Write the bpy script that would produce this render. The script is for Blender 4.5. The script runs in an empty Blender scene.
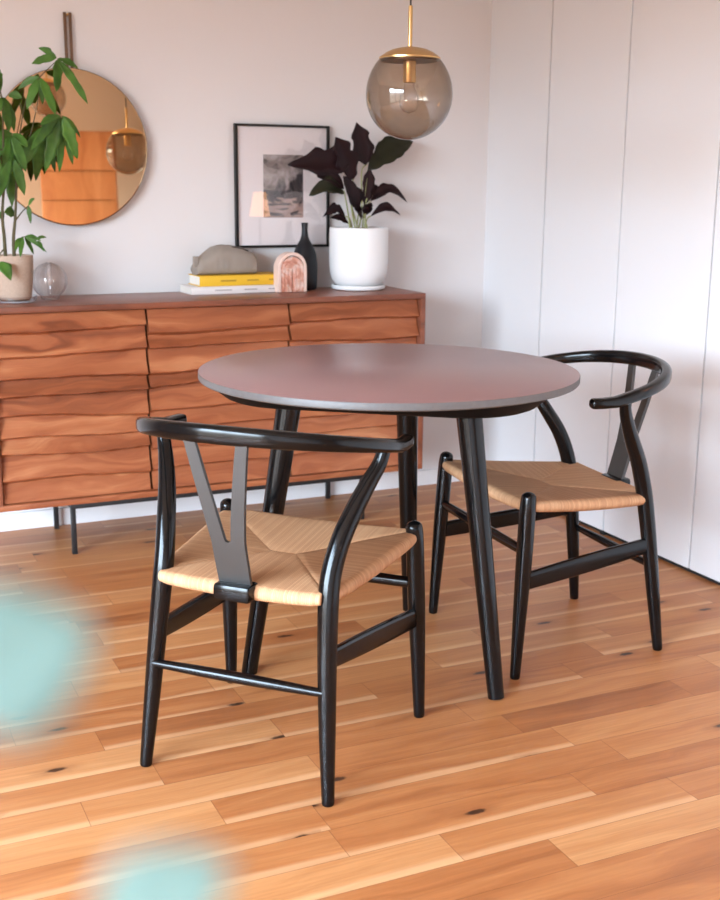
import bpy, bmesh, math, random
from mathutils import Vector, Matrix, noise
S = bpy.context.scene
C = S.collection
PI = math.pi
random.seed(7)

# ------------------------------------------------------------------ objects
def obj(name, bm, mat, parent=None, smooth=True, sharp=40):
    bmesh.ops.recalc_face_normals(bm, faces=bm.faces)
    me = bpy.data.meshes.new(name)
    if smooth:
        for f in bm.faces: f.smooth = True
        lim = math.radians(sharp)
        for e in bm.edges:
            if len(e.link_faces) == 2 and e.calc_face_angle(0) > lim: e.smooth = False
    bm.to_mesh(me); bm.free()
    o = bpy.data.objects.new(name, me)
    C.objects.link(o)
    if mat: me.materials.append(mat)
    if parent: o.parent = parent
    return o

def tag(o, label, cat, group=None):
    o['label'] = label; o['category'] = cat
    if group: o['group'] = group
    return o

def thing(name, label, cat, loc=(0, 0, 0), rotz=0, group=None):
    o = bpy.data.objects.new(name, None); C.objects.link(o)
    o.empty_display_size = .05
    o.location = loc; o.rotation_euler = (0, 0, rotz)
    return tag(o, label, cat, group)

def struct(name, bm, mat, smooth=False):
    o = obj(name, bm, mat, None, smooth); o['kind'] = 'structure'; return o

def dup(root, loc, rotz, label):
    r = root.copy(); C.objects.link(r); r.location = loc; r.rotation_euler = (0, 0, rotz)
    r['label'] = label
    for ch in list(root.children):
        c = ch.copy(); C.objects.link(c); c.parent = r
        for g in ch.children:
            d = g.copy(); C.objects.link(d); d.parent = c
    return r

# ------------------------------------------------------------------ shapes
def NB(): return bmesh.new()

def box(bm, x0, x1, y0, y1, z0, z1, bev=0):
    t = bmesh.new()
    bmesh.ops.create_cube(t, size=1)
    for v in t.verts:
        v.co = Vector(((x0+x1)/2+v.co.x*(x1-x0), (y0+y1)/2+v.co.y*(y1-y0), (z0+z1)/2+v.co.z*(z1-z0)))
    if bev: bmesh.ops.bevel(t, geom=list(t.edges), offset=bev, segments=2, affect='EDGES', profile=.5)
    join(bm, t)

def join(bm, t):
    me = bpy.data.meshes.new('tmp'); t.to_mesh(me); t.free(); bm.from_mesh(me); bpy.data.meshes.remove(me)

def crom(pts, n):
    """Catmull-Rom through tuples of any length, n samples per span."""
    P = [Vector(p) if len(p) <= 4 else p for p in pts]
    out = []
    for i in range(len(P)-1):
        a = P[max(i-1, 0)]; b = P[i]; c = P[i+1]; d = P[min(i+2, len(P)-1)]
        for k in range(n):
            t = k/n
            out.append(.5*((2*b)+(c-a)*t+(2*a-5*b+4*c-d)*t*t+(3*b-a-3*c+d)*t**3))
    out.append(P[-1].copy())
    return out

def sweep(bm, pts, rads, seg=16, up=None, dome=True, exp=2.0):
    """Tube along pts; rads are scalars or (side, up) pairs; superellipse exponent exp; domed ends."""
    pts = [Vector(p) for p in pts]
    R = [(r, r) if not hasattr(r, '__len__') else tuple(r) for r in rads]
    T = []
    for i in range(len(pts)):
        a = pts[max(i-1, 0)]; b = pts[min(i+1, len(pts)-1)]
        T.append((b-a).normalized())
    fr = []
    if up is not None:
        u0 = Vector(up)
        for t in T:
            s = t.cross(u0).normalized(); fr.append((s, s.cross(t).normalized()))
    else:
        u0 = Vector((0, 0, 1)) if abs(T[0].z) < .9 else Vector((0, 1, 0))
        s = T[0].cross(u0).normalized(); u = s.cross(T[0]).normalized(); fr.append((s, u))
        for i in range(1, len(T)):
            q = T[i-1].rotation_difference(T[i]); s = q @ s; u = q @ u; fr.append((s, u))
    rings = []
    def ring(c, s, u, a, b):
        vs = []
        for k in range(seg):
            th = 2*PI*k/seg; cx, sx = math.cos(th), math.sin(th)
            if exp != 2.0:
                cx = math.copysign(abs(cx)**(2/exp), cx); sx = math.copysign(abs(sx)**(2/exp), sx)
            vs.append(bm.verts.new(c+s*a*cx+u*b*sx))
        rings.append(vs)
    def cap(i, sg):
        a, b = R[i]; m = min(a, b)*(.95 if dome is True else dome)
        seq = [(math.sin(x), math.cos(x)) for x in (PI*.12, PI*.25, PI*.38, PI*.46)]
        if sg < 0: seq = seq[::-1]
        for sn, cs in seq: ring(pts[i]+T[i]*sg*m*sn, fr[i][0], fr[i][1], a*cs, b*cs)
    if dome: cap(0, -1)
    for i in range(len(pts)): ring(pts[i], fr[i][0], fr[i][1], *R[i])
    if dome: cap(len(pts)-1, 1)
    for a, b in zip(rings, rings[1:]):
        for k in range(seg): bm.faces.new((a[k], a[(k+1) % seg], b[(k+1) % seg], b[k]))
    bm.faces.new(rings[0][::-1]); bm.faces.new(rings[-1])

def lathe(bm, prof, seg=48, c=(0, 0), close=False):
    rings = []
    for r, z in prof:
        if r < 1e-5: rings.append([bm.verts.new((c[0], c[1], z))])
        else: rings.append([bm.verts.new((c[0]+r*math.cos(2*PI*k/seg), c[1]+r*math.sin(2*PI*k/seg), z)) for k in range(seg)])
    pairs = list(zip(rings, rings[1:]))
    if close: pairs.append((rings[-1], rings[0]))
    for a, b in pairs:
        if len(a) == 1 and len(b) == 1: continue
        for k in range(seg):
            j = (k+1) % seg
            if len(a) == 1: bm.faces.new((a[0], b[j], b[k]))
            elif len(b) == 1: bm.faces.new((a[k], a[j], b[0]))
            else: bm.faces.new((a[k], a[j], b[j], b[k]))

def leaf_blade(bm, base, tip, w, face, arch=0.0, fold=.25, n=10, shape=.9, curl=0.0, ruf=0.0):
    base = Vector(base); tip = Vector(tip)
    ax = tip-base; L = ax.length; ax.normalize()
    side = ax.cross(Vector(face)).normalized(); nor = side.cross(ax).normalized()
    if nor.dot(Vector(face)) < 0: nor = -nor
    cols = (-1, -.55, 0, .55, 1); rows = []
    for i in range(n+1):
        s = i/n
        ww = w*.5*(math.sin(PI*min(1, s**shape*.985+.01))**.8)*(1+ruf*noise.noise(Vector((s*6, base.x*40, base.z*40))))
        c = base+ax*L*s+Vector((0, 0, 1))*arch*math.sin(PI*s)+nor*curl*s*s*L
        rows.append([bm.verts.new(c+side*ww*q+nor*(abs(q)*fold*ww+.0006*math.sin(9*s*PI)*abs(q))) for q in cols])
    for a, b in zip(rows, rows[1:]):
        for k in range(4): bm.faces.new((a[k], a[k+1], b[k+1], b[k]))

def thicken(o, t=.0008):
    m = o.modifiers.new('thickness', 'SOLIDIFY'); m.thickness = t; m.offset = 0

# ------------------------------------------------------------------ materials
class NT:
    def __init__(s, name):
        s.m = bpy.data.materials.new(name); s.m.use_nodes = True
        s.t = s.m.node_tree; s.b = s.t.nodes['Principled BSDF']
    def n(s, typ, **kw):
        x = s.t.nodes.new(typ)
        for k, v in kw.items():
            if k == 'inp':
                for a, b in v.items():
                    if hasattr(b, 'is_linked') or hasattr(b, 'links'): s.t.links.new(b, x.inputs[a])
                    else: x.inputs[a].default_value = b
            else: setattr(x, k, v)
        return x
    def math(s, op, a, b=None, c=None):
        x = s.t.nodes.new('ShaderNodeMath'); x.operation = op
        for i, v in enumerate((a, b, c)):
            if v is None: continue
            if isinstance(v, (int, float)): x.inputs[i].default_value = v
            else: s.t.links.new(v, x.inputs[i])
        return x.outputs[0]
    def comb(s, x, y, z):
        return s.n('ShaderNodeCombineXYZ', inp={0: x, 1: y, 2: z}).outputs[0]
    def pos(s, kind='Object'):
        return s.n('ShaderNodeTexCoord').outputs[kind]
    def sep(s, v):
        x = s.n('ShaderNodeSeparateXYZ', inp={0: v}); return x.outputs[0], x.outputs[1], x.outputs[2]
    def noise(s, v, scale=5, detail=4, rough=.5, dist=0):
        return s.n('ShaderNodeTexNoise', inp={'Vector': v, 'Scale': scale, 'Detail': detail, 'Roughness': rough, 'Distortion': dist}).outputs[0]
    def map(s, v, scale=(1, 1, 1), loc=(0, 0, 0)):
        return s.n('ShaderNodeMapping', inp={'Vector': v, 'Scale': scale, 'Location': loc}).outputs[0]
    def ramp(s, f, stops):
        x = s.n('ShaderNodeValToRGB', inp={0: f}); e = x.color_ramp.elements
        while len(e) < len(stops): e.new(.5)
        for a, (p, c) in zip(e, stops): a.position = p; a.color = (*c, 1)
        return x.outputs[0]
    def mix(s, f, a, b, mode='MIX'):
        x = s.t.nodes.new('ShaderNodeMix'); x.data_type = 'RGBA'; x.blend_type = mode
        for i, v in ((0, f), (6, a), (7, b)):
            if isinstance(v, (int, float)): x.inputs[i].default_value = v
            elif isinstance(v, tuple): x.inputs[i].default_value = (*v, 1) if len(v) == 3 else v
            else: s.t.links.new(v, x.inputs[i])
        return x.outputs[2]
    def set(s, **kw):
        for k, v in kw.items():
            k = k.replace('_', ' ')
            if isinstance(v, tuple) and len(v) == 3: v = (*v, 1)
            if isinstance(v, (int, float, tuple)): s.b.inputs[k].default_value = v
            else: s.t.links.new(v, s.b.inputs[k])
        return s
    def bump(s, h, strength=.3, dist=.002):
        x = s.n('ShaderNodeBump', inp={'Height': h, 'Strength': strength, 'Distance': dist})
        s.t.links.new(x.outputs[0], s.b.inputs['Normal'])

def srgb(r, g, b):
    f = lambda c: (c/255/12.92 if c/255 <= .04045 else ((c/255+.055)/1.055)**2.4)
    return (f(r), f(g), f(b))

def plain(name, col, rough=.5, metal=0, spec=.5, var=.06, vscale=6, bump=0, bscale=200, coat=0):
    m = NT(name); p = m.pos()
    nz = m.noise(p, vscale, 4)
    c = m.mix(nz, tuple(x*(1-var) for x in col), tuple(min(1, x*(1+var)) for x in col))
    m.set(Base_Color=c, Roughness=rough, Metallic=metal, Specular_IOR_Level=spec, Coat_Weight=coat)
    if bump: m.bump(m.noise(p, bscale, 3), bump, .002)
    return m.m

# ---- floor: short planks running along x
def mat_floor():
    m = NT('oak floor'); W = .0985
    x, y, z = m.sep(m.pos())
    v = m.math('DIVIDE', y, W); row = m.math('FLOOR', v); fy = m.math('FRACT', v)
    wn = m.n('ShaderNodeTexWhiteNoise', noise_dimensions='1D', inp={'W': row})
    r1 = wn.outputs['Value']
    r2 = m.n('ShaderNodeTexWhiteNoise', noise_dimensions='1D', inp={'W': m.math('ADD', row, 71.3)}).outputs['Value']
    L = m.math('MULTIPLY_ADD', r2, .38, .46)
    u = m.math('ADD', m.math('DIVIDE', x, L), m.math('MULTIPLY', r1, 9.0))
    piece = m.math('FLOOR', u); fx = m.math('FRACT', u)
    wp = m.n('ShaderNodeTexWhiteNoise', noise_dimensions='2D', inp={'Vector': m.comb(row, piece, 0)})
    pr = wp.outputs['Value']; pc = wp.outputs['Color']
    pr2, pr3, _ = m.sep(pc)
    off = m.math('MULTIPLY', pr, 37.0)
    gv = m.comb(m.math('ADD', x, off), m.math('MULTIPLY', y, 1.0), off)
    wob = m.noise(m.map(gv, (1.6, 5, 1)), 1.0, 3)
    gy = m.math('ADD', m.math('MULTIPLY', y, 26.0), m.math('MULTIPLY', wob, 5.5))
    g1 = m.noise(m.comb(m.math('MULTIPLY', m.math('ADD', x, off), 1.3), gy, off), 1.0, 5, .6)
    g2 = m.noise(m.map(gv, (5, 170, 1)), 1.0, 4, .65)
    base = m.ramp(m.math('ADD', m.math('MULTIPLY', pr, .38), m.math('MULTIPLY', g1, .80)),
                  [(.22, srgb(142, 80, 42)), (.44, srgb(186, 116, 66)), (.62, srgb(204, 136, 82)), (.84, srgb(222, 160, 104))])
    c = m.mix(m.math('MULTIPLY', m.math('SMOOTH_MIN', g2, .8, .1), .62), base, srgb(132, 76, 42), 'MIX')
    # pale sapwood along one edge of some boards
    sap = m.math('MULTIPLY', m.math('GREATER_THAN', pr3, .45),
                 m.math('SUBTRACT', 1.0, m.n('ShaderNodeMapRange', interpolation_type='SMOOTHSTEP',
                        inp={0: m.math('ADD', fy, m.math('MULTIPLY', m.math('SUBTRACT', wob, .5), .35)), 1: .10, 2: .26}).outputs[0]))
    c = m.mix(m.math('MULTIPLY', sap, .42), c, srgb(236, 188, 140))
    # knots
    kv = m.map(gv, (2.6, 7.5, 1))
    vo = m.n('ShaderNodeTexVoronoi', voronoi_dimensions='2D', inp={'Vector': kv, 'Scale': 1.0, 'Randomness': 1.0})
    kr, _, _ = m.sep(vo.outputs['Color'])
    d = m.math('ADD', vo.outputs['Distance'], m.math('MULTIPLY', m.math('SUBTRACT', m.noise(m.map(gv, (60, 60, 1)), 1, 2), .5), .06))
    has = m.math('GREATER_THAN', kr, .60)
    halo = m.math('MULTIPLY', has, m.math('SUBTRACT', 1.0, m.n('ShaderNodeMapRange', interpolation_type='SMOOTHSTEP', inp={0: d, 1: .02, 2: .20}).outputs[0]))
    core = m.math('MULTIPLY', has, m.math('SUBTRACT', 1.0, m.n('ShaderNodeMapRange', interpolation_type='SMOOTHSTEP', inp={0: d, 1: .03, 2: .075}).outputs[0]))
    c = m.mix(m.math('MULTIPLY', halo, .45), c, srgb(126, 66, 32))
    c = m.mix(m.math('MULTIPLY', core, .92), c, srgb(52, 28, 16))
    ey = m.math('MINIMUM', fy, m.math('SUBTRACT', 1.0, fy))
    ex = m.math('MULTIPLY', m.math('MINIMUM', fx, m.math('SUBTRACT', 1.0, fx)), m.math('DIVIDE', L, W))
    gap = m.math('LESS_THAN', m.math('MINIMUM', ey, ex), .0085)
    c = m.mix(m.math('MULTIPLY', gap, .55), c, srgb(110, 58, 30))
    ro = m.math('ADD', .34, m.math('MULTIPLY', g1, .14))
    m.set(Base_Color=c, Roughness=ro, Specular_IOR_Level=.42)
    m.bump(m.math('SUBTRACT', m.math('MULTIPLY', g2, .25), gap), .16, .0012)
    return m.m

# ---- reddish acacia with the grain along x
def mat_acacia(name, stops, scale=1.0, rough=.42, seed=0.0, vertical=False):
    m = NT(name)
    x, y, z = m.sep(m.pos())
    if vertical: x, z = z, x
    wob = m.noise(m.comb(m.math('MULTIPLY', x, 2.2), m.math('MULTIPLY', y, 4), m.math('ADD', m.math('MULTIPLY', z, 6.0), seed)), 1, 3)
    zz = m.math('ADD', m.math('MULTIPLY', z, 17.0*scale), m.math('MULTIPLY', wob, 4.5))
    g1 = m.noise(m.comb(m.math('MULTIPLY', x, 1.1), m.math('MULTIPLY', y, 9), m.math('ADD', zz, seed)), 1.0, 5, .58, .4)
    g2 = m.noise(m.comb(m.math('MULTIPLY', x, 7), m.math('MULTIPLY', y, 60), m.math('MULTIPLY', z, 240.0)), 1.0, 3, .6)
    c = m.ramp(g1, stops)
    c = m.mix(m.math('MULTIPLY', g2, .32), c, stops[0][1])
    vo = m.n('ShaderNodeTexVoronoi', inp={'Vector': m.comb(m.math('MULTIPLY', x, 3.0), m.math('MULTIPLY', y, 2), m.math('ADD', m.math('MULTIPLY', z, 6.0), seed)), 'Scale': 1.0})
    kr, _, _ = m.sep(vo.outputs['Color'])
    kn = m.math('MULTIPLY', m.math('GREATER_THAN', kr, .72), m.math('SUBTRACT', 1.0, m.n('ShaderNodeMapRange', interpolation_type='SMOOTHSTEP', inp={0: vo.outputs['Distance'], 1: .03, 2: .16}).outputs[0]))
    c = m.mix(m.math('MULTIPLY', kn, .6), c, stops[0][1])
    m.set(Base_Color=c, Roughness=rough, Specular_IOR_Level=.4)
    m.bump(g2, .12, .001)
    return m.m

def mat_thin_glass(name, tint=(1, 1, 1), edge=(.9, .9, .9), f0=.045, rough=.01, gloss=1.0):
    """A clear pane or shell: lets the light through with its own tint, mirrors more at a slant."""
    m = NT(name); t = m.t
    lw = m.n('ShaderNodeLayerWeight', inp={'Blend': .5}).outputs['Facing']
    tr = m.n('ShaderNodeBsdfTransparent', inp={0: m.mix(m.math('POWER', lw, 2.2), tint, edge)})
    gl = m.n('ShaderNodeBsdfGlossy', inp={'Color': (gloss, gloss, gloss, 1), 'Roughness': rough})
    f = m.math('MULTIPLY_ADD', m.math('POWER', lw, 5.0), .9, f0)
    mx = m.n('ShaderNodeMixShader', inp={0: f, 1: tr.outputs[0], 2: gl.outputs[0]})
    t.links.new(mx.outputs[0], t.nodes['Material Output'].inputs[0])
    return m.m

def mat_leaf(name, dark, light, rough=.35, trans=.15, spec=.4):
    m = NT(name); p = m.pos()
    nz = m.noise(p, 22, 3)
    c = m.mix(nz, dark, light)
    m.set(Base_Color=c, Roughness=rough, Specular_IOR_Level=spec)
    m.b.inputs['Transmission Weight'].default_value = 0
    tl = m.n('ShaderNodeBsdfTranslucent', inp={0: c})
    mx = m.n('ShaderNodeMixShader', inp={0: trans, 1: m.b.outputs[0], 2: tl.outputs[0]})
    m.t.links.new(mx.outputs[0], m.t.nodes['Material Output'].inputs[0])
    return m.m

def mat_emit(name, col, k):
    m = NT(name); m.set(Base_Color=col, Emission_Color=col, Emission_Strength=k, Roughness=.6); return m.m

def mat_cord():
    m = NT('paper cord')
    uv = m.pos('UV'); u, v, _ = m.sep(uv)
    strand = m.math('FLOOR', m.math('DIVIDE', u, .0042))
    r = m.n('ShaderNodeTexWhiteNoise', noise_dimensions='1D', inp={'W': strand}).outputs['Value']
    tw = m.noise(m.comb(m.math('MULTIPLY', u, 900), m.math('MULTIPLY', v, 60), 0), 1, 3)
    base = m.ramp(m.math('ADD', m.math('MULTIPLY', r, .6), m.math('MULTIPLY', tw, .4)),
                  [(.1, srgb(192, 142, 104)), (.5, srgb(206, 156, 116)), (.9, srgb(217, 170, 130))])
    f = m.math('FRACT', m.math('DIVIDE', u, .0042))
    h = m.math('SINE', m.math('MULTIPLY', f, PI))
    c = m.mix(m.math('MULTIPLY', m.math('LESS_THAN', h, .32), .3), base, srgb(150, 106, 70))
    m.set(Base_Color=c, Roughness=.6, Specular_IOR_Level=.3)
    m.bump(h, .5, .0015)
    return m.m

def mat_print():
    m = NT('monochrome print'); p = m.pos('Generated'); x, y, z = m.sep(p)
    n1 = m.noise(m.map(p, (1.5, 1, 2.6), (1.3, 0, 2.0)), 1.4, 5, .6, 1.6)
    n2 = m.noise(m.map(p, (2.4, 1, 1.6), (4, 0, 0)), 1.6, 5, .6, 1.0)
    diag = m.math('SUBTRACT', z, m.math('MULTIPLY_ADD', x, .55, .30))
    cl = m.n('ShaderNodeMapRange', interpolation_type='SMOOTHSTEP', inp={0: m.math('ADD', diag, m.math('MULTIPLY', m.math('SUBTRACT', n1, .5), .8)), 1: -.15, 2: .18}).outputs[0]
    up = m.ramp(n1, [(.32, srgb(36, 30, 32)), (.46, srgb(140, 126, 122)), (.66, srgb(182, 168, 166))])
    lo = m.ramp(n2, [(.34, srgb(18, 16, 18)), (.5, srgb(70, 60, 62)), (.64, srgb(170, 156, 156))])
    c = m.mix(cl, lo, up)
    band = m.math('MULTIPLY', m.math('GREATER_THAN', m.math('ADD', z, m.math('MULTIPLY', n2, .10)), .36), m.math('LESS_THAN', m.math('ADD', z, m.math('MULTIPLY', n1, .14)), .50))
    c = m.mix(m.math('MULTIPLY', band, .75), c, srgb(44, 40, 46))
    low = m.math('LESS_THAN', m.math('ADD', z, m.math('MULTIPLY', n2, .12)), .37)
    c = m.mix(m.math('MULTIPLY', low, .8), c, m.ramp(m.noise(m.map(p, (1.5, 1, 6), (0, 0, 7)), 1.6, 3, .5, 1.2), [(.42, srgb(60, 52, 56)), (.52, srgb(176, 146, 138))]))
    m.set(Base_Color=c, Roughness=.8)
    return m.m

M = dict(
    wall=plain('warm white wall', srgb(222, 216, 215), .85, var=.012, vscale=2, bump=.05, bscale=350),
    ceiling=plain('white ceiling', srgb(236, 232, 228), .9, var=.01),
    door=plain('white closet door', srgb(228, 226, 228), .42, spec=.4, var=.008, vscale=1.5),
    trim=plain('white trim', srgb(232, 228, 228), .5, var=.01),
    dark=plain('dark recess', (.012, .010, .010), .8),  # near black, painted in for gap shade; also colours pivots and zip
    floor=mat_floor(),
    black=plain('black lacquer', (.0026, .0026, .0030), .17, spec=.32, var=.15),
    splat=plain('black satin ply', (.020, .019, .018), .50, spec=1.0, var=.15),
    matt_black=plain('matt black paint', (.004, .004, .0045), .6, spec=.15, var=.1),
    steel=plain('black steel', (.011, .011, .012), .45, var=.1),
    cord=mat_cord(),
    table_top=plain('dark brown laminate', srgb(148, 109, 107), .30, spec=.9, var=.05, vscale=9),
    table_edge=plain('grey ply edge', srgb(96, 90, 88), .45, var=.2, vscale=90),
    acacia=mat_acacia('carved acacia', [(.26, srgb(104, 52, 29)), (.45, srgb(150, 82, 50)), (.58, srgb(172, 102, 65)), (.76, srgb(208, 146, 101))], 1.0, .40),
    carcass=mat_acacia('acacia carcass', [(.28, srgb(104, 58, 42)), (.48, srgb(136, 78, 56)), (.6, srgb(150, 90, 66)), (.75, srgb(170, 110, 82))], .7, .34, 5.0),
    brass=plain('brushed brass', srgb(212, 178, 124), .30, metal=1, var=.05, vscale=40),
    bronze=plain('bronze strap', srgb(112, 88, 70), .40, metal=.7, var=.08, vscale=40),
    mirror=plain('amber mirror', srgb(246, 212, 170), .015, metal=1, var=0),
    cable=plain('black cable', (.01, .01, .01), .6),
    smoke=mat_thin_glass('smoked glass', (.68, .60, .52), (.16, .13, .10), .06, .01),
    clear=mat_thin_glass('clear glass', (.97, .97, .98), (.50, .51, .53), .09, .01),
    pane=mat_thin_glass('picture pane', (.98, .98, .98), (.95, .95, .95), .04, .005),
    mat=plain('pale pink mount', srgb(232, 220, 220), .85, var=.01),
    printm=mat_print(),
    frame=plain('black frame', (.004, .004, .004), .35, spec=.3, var=.1),
    white_glaze=plain('white glazed ceramic', srgb(238, 236, 236), .30, var=.01),
    soil=plain('bark soil', srgb(120, 76, 50), .95, var=.5, vscale=120, bump=.6, bscale=160),
    dark_leaf=mat_leaf('burgundy leaf', srgb(20, 9, 11), srgb(40, 17, 22), .42, .03, .2),
    green_leaf2=mat_leaf('dark green leaf', srgb(24, 22, 16), srgb(46, 48, 30), .42, .05, .25),
    pale_stem=plain('pale green stem', srgb(150, 152, 100), .5, var=.15, vscale=30),
    leaf=mat_leaf('fresh green leaf', srgb(14, 48, 18), srgb(112, 164, 66), .36, .25),
    stem=plain('brown green stem', srgb(82, 74, 44), .7, var=.25, vscale=50),
    stone=plain('speckled stone pot', srgb(184, 160, 142), .85, var=.16, vscale=160, bump=.4, bscale=240),
    bottle=plain('matt black vase', (.007, .008, .011), .40, spec=.3, var=.15),
    yellow=plain('yellow cover', srgb(228, 178, 44), .5, var=.04),
    white_cover=plain('white cover', srgb(226, 216, 212), .55, var=.03),
    paper=plain('page edges', srgb(230, 222, 212), .9, var=.06, vscale=300),
    spine_text=plain('faint spine print', srgb(176, 132, 40), .6),
    spine_text2=plain('grey spine print', srgb(168, 156, 152), .6),
    pouch=plain('taupe cloth', srgb(150, 137, 126), .92, var=.10, vscale=14, bump=.35, bscale=420),
    shade=mat_emit('lit amber lampshade', (1.0, .52, .26), 4.2),
    chest=mat_acacia('orange wood', [(.28, srgb(180, 124, 88)), (.48, srgb(198, 144, 104)), (.6, srgb(206, 154, 114)), (.75, srgb(216, 166, 126))], .8, .45, 2.0, True),
    teal_leaf=mat_leaf('pale teal leaf', srgb(112, 142, 134), srgb(130, 156, 150), .6, .25),
    pot_grey=plain('grey pot', srgb(120, 120, 118), .7),
)
def mat_arch():
    m = NT('pink swirled resin'); p = m.pos()
    n = m.noise(p, 26, 3, .5, 1.2)
    m.set(Base_Color=m.ramp(n, [(.32, srgb(196, 118, 96)), (.47, srgb(222, 160, 138)), (.60, srgb(238, 206, 194)), (.74, srgb(206, 132, 108))]), Roughness=.4)
    m.b.inputs['Subsurface Weight'].default_value = .1
    return m.m
M['arch'] = mat_arch()
M['arch_rim'] = plain('pale pink resin', srgb(232, 200, 186), .45, var=.06, vscale=60)

# ================================================================== the room
XL, YF, H = -4.6, -6.2, 2.40
bm = NB(); box(bm, XL-.1, .1, YF-.1, .1, -.08, 0); struct('floor', bm, M['floor'])
bm = NB(); box(bm, XL-.1, .1, YF-.1, .1, H, H+.08); struct('ceiling', bm, M['ceiling'])
bm = NB(); box(bm, XL-.1, .12, 0, .1, 0, H); struct('wall_back', bm, M['wall'])
bm = NB(); box(bm, XL-.1, .12, YF-.1, YF, 0, H); struct('wall_front', bm, M['wall'])
bm = NB(); box(bm, .03, .12, YF, 0, 0, H); struct('wall_right', bm, M['wall'])
WY0, WY1, WZ0, WZ1 = -5.6, -2.2, .06, 2.12
bm = NB()
box(bm, XL-.1, XL, YF, WY0, 0, H); box(bm, XL-.1, XL, WY1, 0, 0, H)
box(bm, XL-.1, XL, WY0, WY1, 0, WZ0); box(bm, XL-.1, XL, WY0, WY1, WZ1, H)
struct('wall_left', bm, M['wall'])
bm = NB()
n = 3; w = (WY1-WY0)/n
for k in range(n):
    a = WY0+k*w; b = a+w; t = .045
    box(bm, XL-.07, XL-.03, a, a+t, WZ0, WZ1); box(bm, XL-.07, XL-.03, b-t, b, WZ0, WZ1)
    box(bm, XL-.07, XL-.03, a+t, b-t, WZ0, WZ0+t); box(bm, XL-.07, XL-.03, a+t, b-t, WZ1-t, WZ1)
wf = struct('window_1', bm, M['trim'])
bm = NB()
for k in range(n): box(bm, XL-.052, XL-.048, WY0+k*w+.045, WY0+(k+1)*w-.045, WZ0+.045, WZ1-.045)
obj('window_pane', bm, M['pane'], wf, False)

bm = NB(); box(bm, XL, 0, -.012, 0, 0, .062, .002); struct('baseboard_back', bm, M['trim'])

# closet along the right wall: a fixed panel at the corner, then tall flush doors over a near-black backing that paints in the gap shade
G1, GW = -.4185, .4548
bm = NB(); box(bm, 0, .03, G1+.0034, 0, .012, H); struct('trim_1', bm, M['door'])
bm = NB(); box(bm, .012, .03, YF, 0, 0, .012); box(bm, .018, .03, YF, G1+.003, .012, H); struct('trim_2', bm, M['dark'])
for k in range(12):
    y1 = G1-k*GW; y0 = max(y1-GW, YF)
    if y1-y0 < .1: break
    bm = NB(); box(bm, 0, .018, y0+.0034, y1-.0034, .014, H-.004, .0022)
    d = struct('door_%d' % (k+1), bm, M['door'])
    if k % 2 == 0:
        bm = NB(); box(bm, -.004, .012, y0-.012, y0+.012, .001, .013, .001); obj('floor_pivot', bm, M['dark'], d)

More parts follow.
